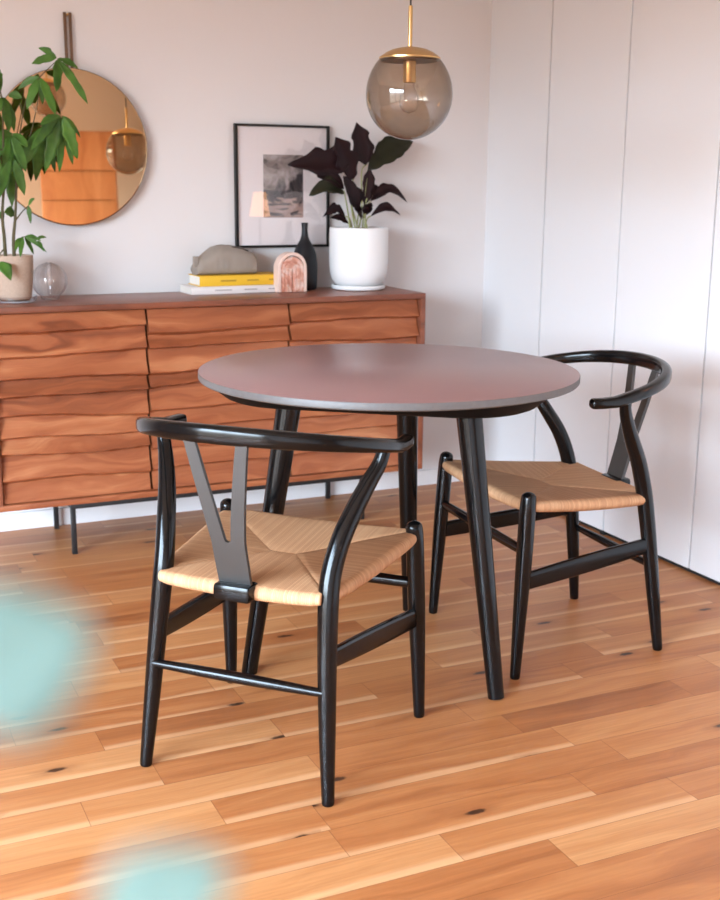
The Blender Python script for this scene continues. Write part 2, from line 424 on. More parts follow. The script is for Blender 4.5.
# ================================================================== dining chairs
def make_chair(label):
    t = thing('dining_chair', label, 'chair', group='black dining chairs at the round table')
    def leg(pts, rads, n=6):
        bm = NB(); q = crom([(*p, r) for p, r in zip(pts, rads)], n)
        sweep(bm, [v[:3] for v in q], [v[3] for v in q], 18, dome=.75)
        obj('leg', bm, M['black'], t)
    for s in (-1, 1):
        leg([(s*.245, .003, .0045), (s*.2425, -.003, .12), (s*.2385, -.012, .28), (s*.2345, -.019, .42), (s*.233, -.022, .462)],
            [.0128, .0160, .0198, .0202, .0188])
        leg([(s*.210, -.444, .0045), (s*.201, -.428, .14), (s*.193, -.411, .28), (s*.1875, -.393, .40), (s*.188, -.379, .46), (s*.197, -.356, .52),
             (s*.212, -.325, .575), (s*.230, -.296, .625), (s*.2455, -.276, .662), (s*.2545, -.268, .698)],
            [.0130, .0170, .0195, .0210, .0208, .0202, .0190, .0170, .0150, .0138])
    # steam-bent bow: arms and top rail in one piece
    bm = NB(); path = []; sec = []
    N = 44
    for x, y in ((-.266, -.172), (-.2690, -.195)): path.append((x, y, .691)); sec.append((.0148, .0132))
    for k in range(N+1):
        th = PI*k/N; cx, sy_ = math.cos(th), math.sin(th)
        b = sy_**.9
        path.append((-.275*math.copysign(abs(cx)**.97, cx)*(1-.022*(1-b)), -.230-.264*b, .692+.051*b**.95)); sec.append((.0150-.0015*b, .0138+.0046*b**2))
    for x, y in ((.2690, -.195), (.266, -.172)): path.append((x, y, .691)); sec.append((.0148, .0132))
    sweep(bm, path, sec, 22, up=(0, 0, 1), dome=.9, exp=3.0)
    obj('top_rail', bm, M['black'], t)
    # Y-shaped splat, bent ply
    bm = NB(); z0, zc, z1 = .412, .520, .735; th = .0045; rows = []
    zs = [z0+(zc-z0)*i/8 for i in range(9)]+[zc+(z1-zc)*x for x in (.002, .006, .012, .02, .035, .06, .1, .16, .24, .34, .45, .56, .68, .8, .9, 1)]
    for z in zs:
        s = (z-z0)/(z1-z0)
        wo = .0350+.0015*min(1, s/.35)+(0 if z < zc else .0325*((z-zc)/(z1-zc))**1.10)
        wi = 0 if z <= zc else min(.0065+.0385*((z-zc)/(z1-zc))**1.12, math.sqrt(2*.0065*(z-zc)))
        y = -.418-.077*s-.006*math.sin(PI*s)
        rows.append((z, wo, wi, y))
    for sgn in (-1, 1):
        G = []
        for z, wo, wi, y in rows:
            xs = [wo, (wo+wi)/2, wi]
            G.append([[bm.verts.new((sgn*x, y+d, z)) for x in xs] for d in (-th, th)])
        for a, b in zip(G, G[1:]):
            for d in (0, 1):
                for k in (0, 1): bm.faces.new((a[d][k], a[d][k+1], b[d][k+1], b[d][k]))
            bm.faces.new((a[0][0], a[1][0], b[1][0], b[0][0])); bm.faces.new((a[0][2], a[1][2], b[1][2], b[0][2]))
        bm.faces.new((G[-1][0][0], G[-1][0][2], G[-1][1][2], G[-1][1][0])); bm.faces.new((G[0][0][0], G[0][0][2], G[0][1][2], G[0][1][0]))
    bmesh.ops.remove_doubles(bm, verts=bm.verts, dist=.0004)
    bad = [f for f in bm.faces if all(abs(v.co.x) < .0003 for v in f.verts)]
    bmesh.ops.delete(bm, geom=bad, context='FACES_ONLY')
    obj('back_splat', bm, M['splat'], t, True, 50)
    bm = NB(); box(bm, -.041, .041, -.447, -.398, .394, .429, .008); obj('rear_rail', bm, M['black'], t)
    # stretchers
    for s in (-1, 1):
        bm = NB(); P = []; Q = []
        for i in range(9):
            f = i/8
            P.append((s*(.239-.046*f), -.008-.412*f, .248+.044*f)); Q.append((.0085, .0215+.0035*math.sin(PI*f)-.002*f))
        sweep(bm, P, Q, 20, up=(0, 0, 1), dome=False, exp=4.0); obj('stretcher', bm, M['black'], t)
    bm = NB(); P = [(-.234+.468*i/10, -.012, .328) for i in range(11)]
    sweep(bm, P, [(.0085+.004*math.sin(PI*i/10), .0125+.0015*math.sin(PI*i/10)) for i in range(11)], 16, up=(0, 0, 1), dome=False); obj('stretcher', bm, M['black'], t)
    bm = NB(); P = [(-.193+.386*i/10, -.428, .228) for i in range(11)]
    sweep(bm, P, [.0085+.0035*math.sin(PI*i/10) for i in range(11)], 16, dome=False); obj('stretcher', bm, M['black'], t)
    # woven seat: four fields of cord wrapped over the rails, meeting in a narrow envelope seam
    bm = NB(); uvl = bm.loops.layers.uv.new('UVMap')
    FL, FR, RR, RL = [Vector(p) for p in ((-.2345, -.016), (.2345, -.016), (.188, -.409), (-.188, -.409))]
    A0, A1 = Vector((-.030, -.205)), Vector((.030, -.205))
    def plane(x, y): return .453-.027*(-y/.41)-.010*math.exp(-((x/.17)**2+((y+.2)/.15)**2))+.004*max(0, abs(x)/.23-.5)
    def field(P0, P1, seam, trim, skip=None):
        ax = P1-P0; L = ax.length; ax.normalize(); nin = Vector((-ax.y, ax.x))
        if nin.dot(Vector((0, -.205))-P0) < 0: nin = -nin
        poly = [P0]+seam+[P1]
        def reach(u):
            for a, b in zip(poly, poly[1:]):
                ua, ub = (a-P0).dot(ax), (b-P0).dot(ax); va, vb = (a-P0).dot(nin), (b-P0).dot(nin)
                if ua-1e-9 <= u <= ub+1e-9 and ub > ua: return va+(vb-va)*(u-ua)/(ub-ua)
            return 0
        sp = .0042; N = int((L-2*trim)/sp)*2; cols = []; uv = []
        for i in range(N+1):
            u = trim+(L-2*trim)*i/N; q = P0+ax*u
            edge = min(1, min(u-trim, L-trim-u)/.02)
            r = .0122+.0038*math.sin(PI*u/L)**.5; r *= (.90+.10*edge)
            cable = .0005*(1 if i % 2 else -1)
            l = max(reach(u), .004); col = []; cu = []
            zr = plane(q.x, q.y)-r
            for k in range(13):
                an = math.radians(-150+240*k/12)     # from under the rail, round the outside, to the top
                o = -math.cos(an)*(r+cable); zz = zr+math.sin(an)*(r+cable)
                pt = q+nin*o; col.append((pt.x, pt.y, zz)); cu.append((u, -(12-k)*.005))
            for k in range(1, 11):
                d = l*k/10; pt = q+nin*d
                dip = .0022*max(0, 1-(l-d)/.012)
                col.append((pt.x, pt.y, plane(pt.x, pt.y)+cable-dip)); cu.append((u, d))
            cols.append([bm.verts.new(c) for c in col]); uv.append(cu)
        for e_ in (0, N): bm.faces.new(cols[e_][:14])
        for i in range(N):
            um = trim+(L-2*trim)*(i+.5)/N
            for k in range(len(cols[0])-1):
                if skip and k < 12 and skip[0] < um < skip[1]: continue
                f = bm.faces.new((cols[i][k], cols[i+1][k], cols[i+1][k+1], cols[i][k+1]))
                for lp, w in zip(f.loops, (uv[i][k], uv[i+1][k], uv[i+1][k+1], uv[i][k+1])): lp[uvl].uv = w
    field(FL, FR, [A0, A1], .013)
    field(RR, RL, [A1, A0], .007, (.188-.040, .188+.040))
    field(RL, FL, [A0], .015); field(FR, RR, [A1], .015)
    obj('seat', bm, M['cord'], t, True, 80)
    return t

chair = make_chair('black chair with woven cord seat seen from behind, nearest the camera')
chair.location = (-1.4341, -1.7214, 0); chair.rotation_euler = (0, 0, -.817)
dup(chair, (-.9275, -1.5604, 0), 1.5089, 'black chair with woven cord seat facing left, in front of the white closet doors')

# ================================================================== round table
TR, TH = .4656, .7598
t = thing('dining_table', 'round dark brown table on three slanted black legs between the two chairs', 'table', (-1.1854, -1.5526, 0), -1.1789)
bm = NB()
lathe(bm, [(0, TH), (TR-.0035, TH), (TR-.001, TH-.0012)], 128)
obj('tabletop', bm, M['table_top'], t, True, 30)
bm = NB()
lathe(bm, [(TR-.001, TH-.0012), (TR, TH-.003), (TR, TH-.016), (TR-.002, TH-.0185), (TR-.006, TH-.020), (0, TH-.020)], 128)
obj('edge_band', bm, M['table_edge'], t, True, 30)
# beveled three-cornered plate under the top
def tri_plate(rc, rr):
    pts = []
    for k in range(3):
        a = k*2*PI/3
        for j in range(-6, 7):
            b = a+math.radians(60)*j/6
            pts.append((rc*math.cos(a)+rr*math.cos(b), rc*math.sin(a)+rr*math.sin(b)))
    return pts
bm = NB()
lo = [bm.verts.new((x, y, TH-.062)) for x, y in tri_plate(.228, .160)]
mid = [bm.verts.new((x, y, TH-.056)) for x, y in tri_plate(.236, .168)]
hi = [bm.verts.new((x, y, TH-.0205)) for x, y in tri_plate(.262, .188)]
n = len(lo)
for a, b in ((lo, mid), (mid, hi)):
    for k in range(n): bm.faces.new((a[k], a[(k+1) % n], b[(k+1) % n], b[k]))
bm.faces.new(lo); bm.faces.new(hi)
obj('support_plate', bm, M['matt_black'], t, True, 30)
for k in range(3):
    a = k*2*PI/3; r0, r1 = .3588, .2496
    bm = NB(); P = []; Q = []
    for i in range(7):
        f = i/6; r = r0+(r1-r0)*f
        P.append((r*math.cos(a), r*math.sin(a), .001+(TH-.062)*f)); Q.append(.0197+.0113*f)
    sweep(bm, P, Q, 28, dome=False)
    obj('leg', bm, M['black'], t)

# ================================================================== sideboard
X0, X1, Y0, Y1, Z0, Z1 = -1.985, -.4637, -.382, -.030, .1724, .8205
SX, SY = (X0+X1)/2, (Y0+Y1)/2
sb = thing('sideboard', 'long reddish wood sideboard with carved rippled doors on black metal legs', 'sideboard', (SX, SY, 0))
def local(bm):
    for v in bm.verts: v.co.x -= SX; v.co.y -= SY
    return bm
bm = NB(); T = .019
box(bm, X0, X1, Y0, Y1, Z1-T, Z1, .0015); obj('top', local(bm), M['carcass'], sb)
bm = NB(); box(bm, X0, X1, Y0, Y1, Z0, Z0+T, .0015); obj('bottom_panel', local(bm), M['acacia'], sb)
for a, b in ((X0, X0+T), (X1-T, X1)):
    bm = NB(); box(bm, a, b, Y0, Y1, Z0+T, Z1-T, .0012); obj('side_panel', local(bm), M['carcass'], sb)
bm = NB(); box(bm, X0+T, X1-T, Y1-.012, Y1, Z0+T, Z1-T); box(bm, X0+T, X1-T, Y0+.045, Y0+.055, Z0+T, Z1-T); obj('back_and_shade_panel', local(bm), M['dark'], sb)  # real back, plus a dark sheet behind the doors painting the unlit interior
def carved_door(xa, xb, seed):
    rnd = random.Random(seed); bm = NB()
    za, zb = Z0+T+.004, Z1-T-.004; NB_ = 9
    h = (zb-za)/NB_
    jit = [rnd.uniform(-.24, .24) for _ in range(NB_+2)]; amp = [rnd.uniform(.8, 1.15) for _ in range(NB_+2)]
    def bound(k, x):
        return za+(k+jit[k])*h+.021*(noise.noise(Vector((x*2.4, k*7.3+seed, 0))))+.003*noise.noise(Vector((x*9, k*3.1+seed, 4)))
    def relief(x, z):
        bs = [bound(k, x) for k in range(NB_+1)]
        bs[0] = za-.03-jit[0]*h; bs[-1] = zb+.012
        k = 0
        while k < NB_-1 and z > bs[k+1]: k += 1
        u = (z-bs[k])/(bs[k+1]-bs[k])
        if u < .13: v = math.sin(u/.13*PI/2)
        else:
            q = (u-.13)/.87; v = (1-q)**1.9*.90+.10*(1-q*q)
        return .0235*amp[k]*v+.0012*noise.noise(Vector((x*14, z*30, seed)))
    nx, nz = 34, 170; yb = Y0+.0265
    G = [[bm.verts.new((xa+(xb-xa)*i/nx, yb-relief(xa+(xb-xa)*i/nx, za+(zb-za)*j/nz), za+(zb-za)*j/nz)) for i in range(nx+1)] for j in range(nz+1)]
    for j in range(nz):
        for i in range(nx): bm.faces.new((G[j][i], G[j][i+1], G[j+1][i+1], G[j+1][i]))
    rim = [G[0][i] for i in range(nx)]+[G[j][nx] for j in range(nz)]+[G[nz][i] for i in range(nx, 0, -1)]+[G[j][0] for j in range(nz, 0, -1)]
    bk = [bm.verts.new((v.co.x, Y0+.042, v.co.z)) for v in rim]
    m = len(rim)
    for k in range(m): bm.faces.new((rim[k], rim[(k+1) % m], bk[(k+1) % m], bk[k]))
    bm.faces.new(bk)
    obj('door', local(bm), M['acacia'], sb, True, 60)
g = .0042
for k, (a, b) in enumerate(((X0+T, -1.480), (-1.480, -.9815), (-.9815, X1-T))): carved_door(a+g, b-g, 11+5*k)
LX0, LX1, LY0, LY1, q = -1.745, -.700, -.360, -.045, .008
bm = NB()
for y in (LY0, LY1): box(bm, LX0-q, LX1+q, y-q, y+q, Z0-.018, Z0, .001)
for x in (LX0, LX1): box(bm, x-q, x+q, LY0+q, LY1-q, Z0-.018, Z0, .001)
obj('base_frame', local(bm), M['steel'], sb)
for x in (LX0, LX1):
    for y in (LY0, LY1):
        bm = NB(); box(bm, x-q, x+q, y-q, y+q, 0, Z0-.018, .001); obj('leg', local(bm), M['steel'], sb)

# ================================================================== things on the sideboard
ZT = Z1+.0005
# dark-leaved plant
p = thing('potted_plant', 'dark burgundy leaved plant in a white ceramic pot with saucer', 'plant', (-.6238, -.150, ZT))
PX, PY = -.6238, -.150
bm = NB(); lathe(bm, [(0, 0), (.088, 0), (.098, .003), (.1005, .012), (.098, .017), (.093, .0175), (.090, .010), (0, .009)], 64); obj('saucer', bm, M['white_glaze'], p)
bm = NB(); lathe(bm, [(0, .012), (.066, .012), (.084, .018), (.097, .034), (.105, .062), (.108, .10), (.1085, .20), (.1075, .222), (.1050, .2245), (.1025, .222), (.1025, .19), (0, .19)], 64); obj('pot', bm, M['white_glaze'], p)
bm = NB(); lathe(bm, [(.1020, .192), (.1018, .212), (.08, .217), (.04, .221), (0, .223)], 48); obj('soil', bm, M['soil'], p)
DARK_LEAVES = [(-0.598,-0.150,1.267,-0.646,-0.170,1.414,0.070,0.000),
 (-0.589,-0.150,1.250,-0.382,-0.100,1.356,0.075,0.020),
 (-0.653,-0.150,1.287,-0.894,-0.130,1.264,0.085,0.000),
 (-0.648,-0.150,1.216,-0.726,-0.170,1.362,0.072,0.010),
 (-0.684,-0.150,1.182,-0.791,-0.150,1.225,0.036,0.020),
 (-0.684,-0.150,1.168,-0.825,-0.160,1.158,0.052,0.030),
 (-0.624,-0.150,1.105,-0.701,-0.180,1.227,0.060,0.000),
 (-0.602,-0.150,1.127,-0.582,-0.150,1.258,0.044,0.000),
 (-0.580,-0.150,1.138,-0.438,-0.170,1.135,0.040,0.045),
 (-0.576,-0.150,1.085,-0.470,-0.180,1.089,0.032,0.030),
 (-0.680,-0.150,1.085,-0.779,-0.180,1.084,0.036,0.030),
 (-0.666,-0.150,1.060,-0.738,-0.150,1.080,0.024,0.010),
 (-0.588,-0.150,1.157,-0.539,-0.130,1.193,0.036,0.010),
 (-0.613,-0.150,1.074,-0.660,-0.190,1.112,0.030,0.010),
 (-0.600,-0.150,1.089,-0.594,-0.190,1.135,0.030,0.010),
 (-0.622,-0.150,1.089,-0.611,-0.200,1.113,0.030,0.010)]
DARK_STEMS = [[(-0.619,-0.150,1.055),
 (-0.613,-0.150,1.104),
 (-0.615,-0.150,1.239),
 (-0.598,-0.150,1.267)],
 [(-0.626,-0.150,1.055),
 (-0.624,-0.150,1.105)],
 [(-0.613,-0.150,1.055),
 (-0.605,-0.150,1.104),
 (-0.602,-0.150,1.127)],
 [(-0.651,-0.150,1.055),
 (-0.670,-0.150,1.111),
 (-0.684,-0.150,1.175)],
 [(-0.643,-0.150,1.055),
 (-0.656,-0.150,1.134),
 (-0.648,-0.150,1.216)],
 [(-0.647,-0.150,1.053),
 (-0.660,-0.150,1.164),
 (-0.653,-0.150,1.287)],
 [(-0.604,-0.150,1.055),
 (-0.596,-0.150,1.111),
 (-0.580,-0.150,1.138)],
 [(-0.600,-0.150,1.052),
 (-0.592,-0.150,1.073),
 (-0.576,-0.150,1.085)],
 [(-0.643,-0.150,1.051),
 (-0.660,-0.150,1.074),
 (-0.680,-0.150,1.085)],
 [(-0.609,-0.150,1.055),
 (-0.601,-0.150,1.164),
 (-0.589,-0.150,1.250)],
 [(-0.604,-0.150,1.055),
 (-0.597,-0.150,1.127),
 (-0.588,-0.150,1.157)],
 [(-0.647,-0.150,1.051),
 (-0.666,-0.150,1.060)]]
rnd = random.Random(3)
for k, (bx, by, bz, tx, ty, tz, w, ar) in enumerate(DARK_LEAVES):
    bm = NB()
    leaf_blade(bm, (bx-PX, by-PY, bz-ZT), (tx-PX, ty-PY, tz-ZT), w*1.12, (rnd.uniform(-.5, .3), -1, rnd.uniform(.1, .7)), ar, .42, 14, .85, 0.0, .5)
    o = obj('leaf', bm, M['green_leaf2'] if k in (1, 5) else M['dark_leaf'], p, True, 70); thicken(o, .0012)
    if k == 1: o['label'] = 'dark green leaf'
for st in DARK_STEMS:
    bm = NB(); q3 = crom([(x-PX+(0 if i else (rnd.uniform(-.02, .02))), y-PY+(0 if i else rnd.uniform(-.03, .02)), z-ZT-(0 if i else .03)) for i, (x, y, z) in enumerate(st)], 5)
    sweep(bm, q3, [.0034-.0014*i/len(q3) for i in range(len(q3))], 8); obj('stem', bm, M['pale_stem'], p)

# money tree
QX, QY = -1.868, -.210
p = thing('potted_tree', 'green leafy small tree in a beige speckled pot at the left edge', 'plant', (QX, QY, ZT))
bm = NB(); lathe(bm, [(0, 0), (.060, 0), (.066, .004), (.069, .020), (.066, .020), (.062, .007), (0, .006)], 48); obj('saucer', bm, M['clear'], p)
bm = NB(); lathe(bm, [(0, .008), (.046, .008), (.052, .012), (.057, .05), (.0615, .10), (.0625, .146), (.0605, .149), (.058, .146), (.056, .12), (0, .12)], 56); obj('pot', bm, M['stone'], p)
bm = NB(); lathe(bm, [(.0568, .122), (.056, .134), (.03, .139), (0, .140)], 40); obj('soil', bm, M['soil'], p)
MONEY_LEAVES = [(-1.707,-0.257,1.569,-1.625,-0.297,1.444,0.026),
 (-1.702,-0.232,1.571,-1.717,-0.266,1.473,0.036),
 (-1.715,-0.284,1.572,-1.793,-0.294,1.550,0.024),
 (-1.689,-0.148,1.585,-1.739,-0.118,1.616,0.018),
 (-1.691,-0.173,1.580,-1.632,-0.200,1.547,0.020),
 (-1.753,-0.209,1.517,-1.805,-0.231,1.424,0.030),
 (-1.764,-0.267,1.512,-1.731,-0.307,1.399,0.030),
 (-1.763,-0.261,1.513,-1.756,-0.218,1.438,0.022),
 (-1.748,-0.162,1.524,-1.810,-0.132,1.484,0.020),
 (-1.682,-0.167,1.406,-1.631,-0.198,1.345,0.016),
 (-1.695,-0.245,1.400,-1.654,-0.233,1.269,0.036),
 (-1.685,-0.178,1.403,-1.662,-0.142,1.257,0.030),
 (-1.686,-0.154,1.404,-1.702,-0.196,1.231,0.034),
 (-1.698,-0.198,1.398,-1.747,-0.181,1.231,0.040),
 (-1.704,-0.214,1.401,-1.802,-0.246,1.297,0.036),
 (-1.699,-0.219,1.404,-1.770,-0.260,1.364,0.030),
 (-1.737,-0.145,1.369,-1.771,-0.109,1.199,0.036),
 (-1.755,-0.207,1.366,-1.833,-0.227,1.230,0.038),
 (-1.741,-0.150,1.368,-1.708,-0.142,1.231,0.028),
 (-1.745,-0.154,1.368,-1.680,-0.119,1.270,0.030),
 (-1.855,-0.214,1.459,-1.814,-0.222,1.454,0.022),
 (-1.865,-0.199,1.454,-1.859,-0.206,1.351,0.036),
 (-1.881,-0.269,1.449,-1.942,-0.289,1.352,0.036),
 (-1.863,-0.165,1.456,-1.835,-0.211,1.358,0.030),
 (-1.889,-0.288,1.453,-1.954,-0.275,1.429,0.030),
 (-1.855,-0.250,1.338,-1.818,-0.247,1.230,0.034),
 (-1.856,-0.220,1.339,-1.884,-0.235,1.205,0.036),
 (-1.843,-0.135,1.345,-1.922,-0.166,1.229,0.040),
 (-1.851,-0.229,1.345,-1.810,-0.259,1.302,0.026),
 (-1.846,-0.194,1.346,-1.905,-0.216,1.326,0.030),
 (-1.856,-0.238,1.338,-1.844,-0.213,1.217,0.032),
 (-1.852,-0.244,1.266,-1.826,-0.238,1.156,0.028),
 (-1.843,-0.150,1.267,-1.864,-0.190,1.124,0.034),
 (-1.870,-0.285,1.265,-1.923,-0.312,1.145,0.034),
 (-1.847,-0.173,1.267,-1.887,-0.161,1.186,0.030),
 (-1.912,-0.257,1.295,-1.911,-0.274,1.144,0.034),
 (-1.925,-0.267,1.294,-1.982,-0.271,1.156,0.040),
 (-1.922,-0.288,1.294,-1.947,-0.268,1.132,0.034),
 (-1.903,-0.152,1.303,-1.967,-0.106,1.266,0.034),
 (-1.869,-0.177,1.538,-1.909,-0.131,1.474,0.030),
 (-1.903,-0.292,1.539,-1.947,-0.313,1.524,0.030),
 (-1.875,-0.140,1.547,-1.864,-0.113,1.465,0.028),
 (-1.889,-0.229,1.106,-1.849,-0.185,1.093,0.028),
 (-1.890,-0.196,1.105,-1.925,-0.164,1.073,0.030),
 (-1.835,-0.248,1.029,-1.774,-0.279,0.983,0.012),
 (-1.831,-0.224,1.028,-1.788,-0.260,1.020,0.012),
 (-1.832,-0.234,1.028,-1.803,-0.188,0.972,0.014),
 (-1.840,-0.242,1.029,-1.857,-0.291,0.972,0.016),
 (-1.853,-0.288,1.028,-1.879,-0.321,0.987,0.014),
 (-1.785,-0.170,1.015,-1.755,-0.183,1.022,0.010),
 (-1.795,-0.249,1.016,-1.785,-0.289,0.984,0.010),
 (-1.799,-0.138,1.123,-1.797,-0.146,1.066,0.014),
 (-1.819,-0.262,1.125,-1.807,-0.306,1.148,0.010),
 (-1.918,-0.286,0.955,-1.893,-0.319,0.901,0.034),
 (-1.929,-0.187,0.949,-1.968,-0.222,0.883,0.030)]
MONEY_STEMS = [[(-1.863,-0.210,0.968),
 (-1.863,-0.210,1.018),
 (-1.853,-0.210,1.096),
 (-1.842,-0.210,1.236),
 (-1.849,-0.210,1.339)],
 [(-1.891,-0.210,0.968),
 (-1.891,-0.210,1.025),
 (-1.893,-0.210,1.097),
 (-1.881,-0.210,1.205),
 (-1.877,-0.210,1.326),
 (-1.872,-0.210,1.453)],
 [(-1.845,-0.210,1.174),
 (-1.816,-0.210,1.267),
 (-1.771,-0.210,1.420),
 (-1.753,-0.210,1.517)],
 [(-1.834,-0.210,1.266),
 (-1.823,-0.210,1.358),
 (-1.786,-0.210,1.480),
 (-1.698,-0.210,1.573)],
 [(-1.845,-0.210,1.236),
 (-1.811,-0.210,1.297),
 (-1.746,-0.210,1.366),
 (-1.691,-0.210,1.404)],
 [(-1.862,-0.210,0.980),
 (-1.842,-0.210,1.012),
 (-1.829,-0.210,1.027),
 (-1.792,-0.210,1.017)],
 [(-1.851,-0.210,1.081),
 (-1.831,-0.210,1.106),
 (-1.811,-0.210,1.124)],
 [(-1.878,-0.210,1.296),
 (-1.900,-0.210,1.296),
 (-1.912,-0.210,1.295)],
 [(-1.873,-0.210,1.447),
 (-1.884,-0.210,1.506),
 (-1.885,-0.210,1.541)],
 [(-1.894,-0.210,1.019),
 (-1.892,-0.210,1.065),
 (-1.886,-0.210,1.106)],
 [(-1.896,-0.210,0.987),
 (-1.912,-0.210,0.969),
 (-1.920,-0.210,0.950)]]
rnd = random.Random(9); bm = NB()
for bx, by, bz, tx, ty, tz, w in MONEY_LEAVES:
    leaf_blade(bm, (bx-QX, by-QY, bz-ZT), (tx-QX, ty-QY, tz-ZT), w*1.08, (rnd.uniform(-.6, .6), -1, rnd.uniform(-.1, .8)), .006, .25, 10, .95, rnd.uniform(-.16, .16), .35)
o = obj('foliage', bm, M['leaf'], p, True, 70); thicken(o, .0006)
bm = NB()
for i, st in enumerate(MONEY_STEMS):
    q3 = crom([(x-QX, y-QY, z-ZT-(.02 if (j == 0 and i < 2) else 0)) for j, (x, y, z) in enumerate(st)], 6)
    r0 = .0062 if i < 2 else .0026
    sweep(bm, q3, [r0*(1-.62*k/len(q3)) for k in range(len(q3))], 10)
obj('stem', bm, M['stem'], p)

# round clear glass vase
p = thing('glass_vase', 'clear ribbed round glass vase beside the beige pot', 'vase', (-1.748, -.160, ZT))
bm = NB(); R = .0585; prof = [(0, 0), (.026, 0), (.030, .004)]
for k in range(13):
    a = math.radians(-58+(58+80)*k/12); prof.append((R*math.cos(a), R+.003+R*math.sin(a)))
prof += [(.009, .120), (.0085, .121)]
lathe(bm, prof, 64)
for v in bm.verts:
    a = math.atan2(v.co.y, v.co.x); r = math.hypot(v.co.x, v.co.y)
    if r > .02: f = 1+.018*math.cos(16*a); v.co.x *= f; v.co.y *= f
obj('globe', bm, M['clear'], p)
bm = NB(); lathe(bm, [(.0085, .121), (.008, .10), (.0075, .02), (.006, .014), (0, .012)], 32); obj('inner_tube', bm, M['clear'], p)

# books with the pouch on top
b = thing('book', 'white covered book lying under the yellow book', 'book', (-1.100, -.100, ZT), .030, 'books lying flat on the sideboard')
def book(root, L, D, T_, cover, text):
    bm = NB(); c = .0028
    box(bm, -L/2, L/2, -D/2, D/2, 0, c, .0008); box(bm, -L/2, L/2, -D/2, D/2, T_-c, T_, .0008); box(bm, -L/2, L/2, -D/2, -D/2+c, c, T_-c, .0006)
    cv = obj('cover', bm, cover, root)
    bm = NB(); box(bm, -L/2+.004, L/2-.004, -D/2+c, D/2-.004, c, T_-c); obj('pages', bm, M['paper'], root)
    for x0, x1 in ((-.075, -.02), (.02, .062), (.10, .122)):
        bm = NB(); box(bm, x0*L/.3, x1*L/.3, -D/2-.0003, -D/2+.0003, T_*.42, T_*.58); obj('spine_print', bm, text, cv)
book(b, .345, .140, .026, M['white_cover'], M['spine_text2'])
b = thing('book', 'yellow covered book under the taupe cloth pouch', 'book', (-1.084, -.098, ZT+.0265), .03, 'books lying flat on the sideboard')
book(b, .310, .128, .036, M['yellow'], M['spine_text'])
p = thing('cloth_pouch', 'taupe cloth pouch slumped on top of the yellow book', 'pouch', (-1.125, -.098, ZT+.0630), .03)
bm = NB(); L = .222; N = 36; G = []
def ptop(s):   # outline of the slumped top along its length
    
    pts = ((0, .036), (.05, .058), (.14, .070), (.30, .096), (.45, .104), (.60, .101), (.75, .094), (.90, .084), (.97, .079), (1, .068))
    for (a, u), (c, v) in zip(pts, pts[1:]):
        if s <= c: return u+(v-u)*(s-a)/(c-a)
    return .05
for i in range(N+1):
    s = i/N; row = []
    hgt = ptop(s); wd = .050*(1-.25*abs(2*s-1)**3)
    for k in range(25):
        a = 2*PI*k/24-PI/2
        cx, cz = math.cos(a), math.sin(a)
        y = wd*math.copysign(abs(cx)**.55, cx)*(1-.55*max(0, cz)**1.5); z = hgt*(.5+.5*math.copysign(abs(cz)**.6, cz))
        wr = .0035*noise.noise(Vector((s*7, k*.5, 1)))+.0025*noise.noise(Vector((s*22, k*.9, 5)))
        row.append(bm.verts.new((-L/2+L*s+.003*noise.noise(Vector((k*.4, s*3, 9))), y+wr, max(0, z+wr*(1 if z > .01 else 0)))))
    G.append(row)
for a, c in zip(G, G[1:]):
    for k in range(24): bm.faces.new((a[k], a[k+1], c[k+1], c[k]))
bm.faces.new(G[0][:24]); bm.faces.new(G[-1][:24][::-1])
bmesh.ops.remove_doubles(bm, verts=bm.verts, dist=.0002)
obj('pouch_body', bm, M['pouch'], p, True, 60)
bm = NB(); q3 = [(.025+.058*i/10, -.020, ptop((.136+.058*i/10)/.222)-.004) for i in range(11)]
sweep(bm, q3, [.0022]*11, 8); obj('zip', bm, M['dark'], p)
bm = NB(); box(bm, -.124, -.104, -.030, -.022, .028, .066, .002); obj('side_tab', bm, M['pouch'], p)

# pink arch and black bottle vase
p = thing('arch_ornament', 'small pink swirled arch ornament in front of the black bottle vase', 'ornament', (-.9016, -.170, ZT), .10)
def arch(bm, r0, r1, hs, d0, d1, N=20):
    o = []; i_ = []
    pts = [(-1, 0)]+[(-math.cos(PI*k/N), math.sin(PI*k/N)) for k in range(N+1)]+[(1, 0)]
    ring = []
    for j, (cx, sz) in enumerate(pts):
        zb = 0 if j in (0, len(pts)-1) else hs
        ring.append([bm.verts.new((cx*r, y, zb+sz*r)) for r, y in ((r0, d0), (r1, d0), (r1, d1), (r0, d1))])
    for a, c in zip(ring, ring[1:]):
        for k in range(4): bm.faces.new((a[k], a[(k+1) % 4], c[(k+1) % 4], c[k]))
    bm.faces.new(ring[0]); bm.faces.new(ring[-1][::-1])
HS = .083
bm = NB(); arch(bm, .046, .0575, HS, -.020, .020); bmesh.ops.bevel(bm, geom=list(bm.edges), offset=.0018, segments=1, affect='EDGES'); obj('outer_arch', bm, M['arch_rim'], p)
for r0, r1, d in ((.031, .0455, .018), (.0165, .0305, .0195), (.002, .016, .018)):
    bm = NB(); arch(bm, r0, r1, HS-.004, -d, d)
    for v in bm.verts:
        w_ = 1+.05*noise.noise(v.co*60); v.co.y *= w_
    bmesh.ops.bevel(bm, geom=list(bm.edges), offset=.002, segments=2, affect='EDGES'); obj('inner_arch', bm, M['arch'], p)
bm = NB()
lathe(bm, [(0, 0), (.040, 0), (.0435, .004), (.0455, .03), (.0465, .075), (.0455, .105), (.0410, .132), (.0300, .158), (.0180, .178), (.0125, .195), (.0110, .215), (.0118, .232), (.0128, .240), (.0105, .2405), (.0085, .235), (.008, .20), (0, .19)], 56)
o = obj('bottle_vase', bm, M['bottle']); o.location = (-.817, -.100, ZT)
